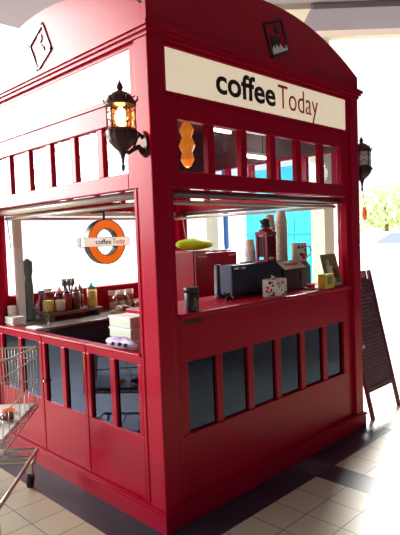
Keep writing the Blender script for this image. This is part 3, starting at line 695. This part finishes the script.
# ---------------------------------------------------------------- wall lanterns
def lantern(label):
    t = thing('wall_lantern', label, 'lantern', (0, 0, 0), group='kiosk lanterns')
    fmx = lambda a, b, c: (b, a, c)
    bp_ = MB()
    bp_.add([(x, .034*math.cos(k*PI/8), .066*math.sin(k*PI/8)*(1 if x == 0 else .8)) for x in (0, .016) for k in range(16)],
            [tuple(range(16)), tuple(range(31, 15, -1))]+[(k, (k+1) % 16, 16+(k+1) % 16, 16+k) for k in range(16)])
    bp_.build('backplate', M['iron'], t, .003)
    MB().tube([(.012, 0, -.04), (.04, 0, -.015), (.07, 0, -.03), (.10, 0, -.048), (.134, 0, -.04)], [.016, .013, .010, .009, .009], 10).build('arm', M['iron'], t)
    MB().tube([(.012, 0, .03), (.03, 0, .045), (.05, 0, .02), (.07, 0, -.022)], [.010, .008, .007, .006], 8).build('scroll', M['iron'], t)
    cx = .134
    MB().lathe([(0, -.135), (.006, -.13), (.009, -.115), (.005, -.10), (.010, -.07), (.018, -.045), (.046, -.02), (.062, .0), (.070, .025), (.074, .045), (.066, .055)], (cx, 0, 0), 12, smooth=False).build('bowl', M['iron'], t)
    MB().lathe([(.055, .056), (.060, .065), (.062, .10), (.062, .14), (.058, .165)], (cx, 0, 0), 12).build('lamp_glass', M['amber'], t)
    MB().lathe([(.001, .062), (.022, .08), (.030, .105), (.022, .135), (.008, .155), (0, .16)], (cx, 0, 0), 10).build('bulb', M['flame'], t)
    cg = MB()
    for k in range(6):
        a = k*PI/3+.25; x, y = cx+.066*math.cos(a), .066*math.sin(a)
        cg.tube([(x, y, .045), (x, y, .175)], .0035, 6)
        a2 = a+PI/6
        cg.tube([(cx+.064*math.cos(a), .064*math.sin(a), .145), (cx+.063*math.cos(a2), .063*math.sin(a2), .125), (cx+.064*math.cos(a+PI/3), .064*math.sin(a+PI/3), .145)], .0025, 5)
        cg.tube([(cx+.064*math.cos(a), .064*math.sin(a), .075), (cx+.063*math.cos(a2), .063*math.sin(a2), .10), (cx+.064*math.cos(a+PI/3), .064*math.sin(a+PI/3), .075)], .0025, 5)
        cg.tube([(x, y, .175), (cx+.078*math.cos(a), .078*math.sin(a), .185), (cx+.080*math.cos(a), .080*math.sin(a), .205)], [.006, .005, .001], 6)
        cg.tube([(x, y, .045), (cx+.079*math.cos(a), .079*math.sin(a), .035), (cx+.072*math.cos(a), .072*math.sin(a), .015)], [.005, .005, .002], 6)
    cg.build('cage', M['iron'], t)
    MB().lathe([(.070, .160), (.074, .170), (.068, .178), (.058, .198), (.035, .218), (.016, .226), (.010, .232), (.016, .242), (.012, .255), (.005, .268), (0, .282)], (cx, 0, 0), 12, smooth=False).build('cap', M['iron'], t)
    ld = bpy.data.lights.new('lantern_glow', 'POINT'); ld.energy = 2.2; ld.color = (1, .62, .28); ld.shadow_soft_size = .03
    lo = bpy.data.objects.new('lantern_glow', ld); COL.objects.link(lo); lo.location = (cx, 0, .15); lo.parent = t
    return t
l1 = lantern('lit black iron lantern on the near corner pillar, amber glass glowing')
l1.location = (0, .044, 1.888); l1.rotation_euler = (0, 0, PI)
l2 = dup(l1, (W, .05, 1.87), 'black iron lantern half lost in glare at the far right pillar', rz=0)
for ch in l2.children:
    if ch.name.startswith('lamp_glass'):
        ch.material_slots[0].link = 'OBJECT'; ch.material_slots[0].material = M['cupw']
t = thing('hanging_disc', 'round orange and pink disc dangling below the right hand lantern', 'hanging sign', (W+.165, .05, 1.575))
MB().tube([(0, 0, .05), (-.031, 0, .159)], .002, 5).build('string', M['dark'], t)
MB().ring((0, 0), .052, .001, -.008, .008, 24).build('disc', M['orange'], t)
MB().ring((-.02, 0), .022, .001, -.011, -.008, 16).build('disc_print', M['pink'], t)
t.rotation_euler = (0, 0, .3)

# ---------------------------------------------------------------- A-frame chalkboard
t = thing('chalkboard_stand', 'purple black chalkboard easel with writing at the right edge of the kiosk', 'chalkboard', (2.08, .0, 0))
ang = math.atan2(.25, 1.11)
pn = MB().box(.025, .445, -.008, .008, .23, 1.06).build('board', M['board'], t); pn.rotation_euler = (-ang, 0, 0)
fr = MB().box(0, .028, -.014, .014, 0, 1.14).box(.442, .47, -.014, .014, 0, 1.14).box(.028, .442, -.014, .014, .20, .24).box(.028, .442, -.014, .014, 1.03, 1.07)
fr = fr.build('frame', M['bframe'], t, .003); fr.rotation_euler = (-ang, 0, 0)
hd = MB().box(.08, .39, -.012, .012, 1.07, 1.14).build('header', M['bframe'], t, .003); hd.rotation_euler = (-ang, 0, 0)
MB().box(.11, .36, -.0135, -.012, 1.085, 1.125).build('header_print', M['pink'], hd)
rnd = random.Random(2)
z = 1.0
while z > .27:
    if rnd.random() < .12: z -= .03
    x = .05+rnd.uniform(0, .04); ch = MB()
    end = rnd.uniform(.30, .42)
    while x < end:
        w_ = rnd.uniform(.012, .035); h_ = rnd.uniform(.004, .009)
        ch.tube([(x, -.0095, z), (x+w_*.3, -.0095, z+h_), (x+w_*.6, -.0095, z-h_*.5), (x+w_, -.0095, z+h_*.6)], .0014, 4); x += w_+rnd.uniform(.006, .03)
    ch.build('chalk_writing', M['chalk'], pn)
    z -= rnd.uniform(.024, .034)
MB().box(.0265, .12, -.0095, -.0085, .535, .56).build('highlight_strip', M['paper'], pn)
rl = MB().box(.02, .045, -.012, .012, 0, 1.10).box(.425, .45, -.012, .012, 0, 1.10).box(.045, .425, -.008, .008, .2, .23).build('rear_leg', M['bframe'], t, .003)
rl.location = (0, .50, 0); rl.rotation_euler = (math.radians(11.5), 0, 0)

# ---------------------------------------------------------------- shopping trolley
t = thing('shopping_trolley', 'chrome wire shopping trolley nosed up to the left side of the kiosk', 'trolley', (-.125-.0, .985, 0), rz=-math.radians(43))
# local frame: +Y forward (nose at y=0, right side at x=0, left side at x=-.44)
L_, ZT0, ZT1, ZB0, ZB1 = .80, .825, .905, .47, .47
def wpt(s, side, h):     # s 0 nose..1 handle; side 0 right..1 left; h 0 bottom..1 top
    y = -L_*s; fl = .035*s
    zb = ZB0+(ZB1-ZB0)*s; ztp = ZT0+(ZT1-ZT0)*s
    ins = .008*(1-h)
    xr = fl-ins; xl = -.40-fl+ins
    return (xr+(xl-xr)*side, y+(.012*(1-h) if s == 0 else 0), zb+(ztp-zb)*h)
wr = .0022
b = MB()
b.tube([wpt(0, 0, 1), wpt(0, 1, 1), wpt(1, 1, 1), wpt(1, 0, 1), wpt(0, 0, 1)], .006, 8)
b.tube([wpt(0, 0, 0), wpt(0, 1, 0), wpt(1, 1, 0), wpt(1, 0, 0), wpt(0, 0, 0)], .005, 8)
for h in (.82, .42): b.tube([wpt(0, 0, h), wpt(0, 1, h), wpt(1, 1, h), wpt(1, 0, h), wpt(0, 0, h)], .004, 6)
for k in range(23):
    s = k/22
    b.tube([wpt(0, s, 1), wpt(0, s, 0)], wr, 5); b.tube([wpt(1, s, 1), wpt(1, s, 0)], wr, 5)
    b.tube([wpt(0, s, 0), wpt(1, s, 0)], wr, 5)
b.build('basket', M['chrome'], t)
b = MB()
for k in range(1, 8):
    s = k/8
    for sd_ in (0, 1): b.tube([wpt(s, sd_, 1 if k % 4 == 0 else .42), wpt(s, sd_, 0)], wr, 5)
    if k % 3 == 0: b.tube([wpt(s, 0, 0), wpt(s, 1, 0)], wr, 5)
b.build('side_wires', M['chrome'], t)
b = MB()
b.tube([(-.02, -.02, .215), (-.38, -.02, .215)], .010, 8)
b.tube([(-.03, -.13, .213), (-.37, -.13, .213)], .010, 8)
b.tube([(-.03, -.19, .211), (-.37, -.19, .211)], .008, 8)
for sx in (-.02, -.38):
    b.tube([(sx, -.02, .215), (sx, -.45, .205), (sx, -.78, .20)], .011, 8)
    b.tube([(sx, -.78, .20), (sx, -.80, .34), (sx, -.74, .50)], .011, 8)
    b.tube([(sx, -.06, .21), (sx*.9-.02, -.05, .14)], .010, 8)
b.build('chassis', M['chrome'], t)
for sx, sy in ((-.06, -.05), (-.34, -.05), (-.02, -.74), (-.38, -.74)):
    cst = MB().box(sx-.016, sx+.016, sy-.018, sy+.018, .07, .15).build('caster_fork', M['chrome'], t)
    w = MB(lambda a, b_, c, sx=sx, sy=sy: (sx+c, sy+a, .046+b_)).lathe([(.044, -.012), (.046, -.008), (.046, .008), (.044, .012)], (0, 0, 0), 20).build('wheel', M['rubber'], cst)
MB().tube([wpt(1, 0, 1.1), (.03, -.86, .97), (-.43, -.86, .97), wpt(1, 1, 1.1)], .013, 10).build('handle', M['redlet'], t)
# things lying in the basket
def trolley_pt(x, y): 
    a = -math.radians(43); return (-.125+x*math.cos(a)-y*math.sin(a), .985+x*math.sin(a)+y*math.cos(a))
px_, py_ = trolley_pt(-.20, -.33)
t = thing('paper_bundle', 'white printed sheets lying flat in the trolley basket', 'papers', (px_, py_, .478), rz=-math.radians(43), tilt=(math.radians(.3), 0))
for k in range(3):
    MB().box(-.175+.004*k, .185-.003*k, -.26, .32-.01*k, k*.007, k*.007+.005).build('sheet', M['paper'], t)
pq = MB().lathe([(.0, 0), (.04, .0), (.045, .012), (.03, .022), (0, .024)], (0, 0, 0), 14, 1, .7)
px_, py_ = trolley_pt(-.12, -.20)
tag(pq.build('pastry', M['orange']), 'orange brown pastry lying on the white sheets in the trolley', 'pastry').location = (px_, py_, .502)
for k, (a, c_, lab) in enumerate([(-.08, -.33, 'nearer the basket side'), (-.17, -.37, 'nearer the basket middle')]):
    px_, py_ = trolley_pt(a, c_)
    o = blob(.035, .05, .05, 12, 7, .2, 30+k).build('brown_wrapper', M['brownl']); o.location = (px_, py_, .50)
    tag(o, 'crumpled brown wrapper in the trolley %s' % lab, 'wrapper', 'wrappers in the trolley')

# ---------------------------------------------------------------- outside: cyan hoarding, car, trees
t = thing('cyan_hoarding', 'bright cyan panelled hoarding outside seen through the serving opening', 'hoarding', (5.3, 2.44, 0))
for k in range(3):
    MB().box(0, .05, k*.49, k*.49+.482, .02, 2.5).build('panel', M['cyan'], t, .004)
MB().box(-.03, 0, 0, 1.462, 1.44, 1.47).box(-.03, 0, 0, 1.462, .1, .14).build('rail', M['cyan'], t)
t = thing('blue_post', 'slim blue post standing outside left of the cyan hoarding', 'post', (5.3, 4.36, 0))
MB().box(0, .06, 0, .06, 0, 2.6).build('post', mat('blue_enamel', (40, 110, 190), .4), t)
t = thing('car', 'pale silver car parked far outside beyond the low white wall', 'car', (17.6, 6.5, -.02), rz=math.radians(-52))
pr_ = [(-2.0, .3), (2.0, .3), (2.05, .7), (1.9, .85), (1.1, .95), (.5, 1.38), (-.9, 1.42), (-1.6, 1.0), (-2.05, .9)]
MB().prism(pr_, -.85, .85).build('body', M['carp'], t, .05)
MB().prism([(.95, .98), (.42, 1.33), (-.85, 1.36), (-1.4, 1.02)], -.862, .862).build('side_window', M['carglass'], t)
for x in (-1.25, 1.25):
    for y in (-.80, .80):
        MB(lambda a, b_, c, x=x, y=y: (x+a, y+c, .31+b_)).lathe([(.31, -.1), (.33, -.06), (.33, .06), (.31, .1)], (0, 0, 0), 20).build('wheel', M['rubber'], t)
rnd = random.Random(5)
for i, (x, y, h, lab) in enumerate([(22, 9.5, 4.2, 'leftmost'), (24, 5.5, 3.6, 'middle'), (21, 1.5, 4.0, 'rightmost')]):
    t = thing('tree', '%s of the pale green sunlit trees outside beyond the car' % lab, 'tree', (x, y, -.02), group='trees outside')
    MB().tube([(0, 0, 0), (.1, 0, h*.3), (0, .1, h*.6)], [.16, .12, .07], 10).build('trunk', M['bark'], t)
    cr = MB()
    for k in range(420):
        th = rnd.uniform(0, 2*PI); ph = math.acos(rnd.uniform(-1, 1)); rr = (.4+.6*rnd.random())*h*.42
        c = Vector((rr*math.sin(ph)*math.cos(th), rr*math.sin(ph)*math.sin(th), h*.58+rr*.75*math.cos(ph)))
        d = Vector((rnd.uniform(-1, 1), rnd.uniform(-1, 1), rnd.uniform(-1, 1))).normalized()*.22; e = d.orthogonal().normalized()*.14
        cr.add([tuple(c+d), tuple(c+e), tuple(c-d), tuple(c-e)], [(0, 1, 2, 3)])
    cr.build('foliage', M['leaf'], t)
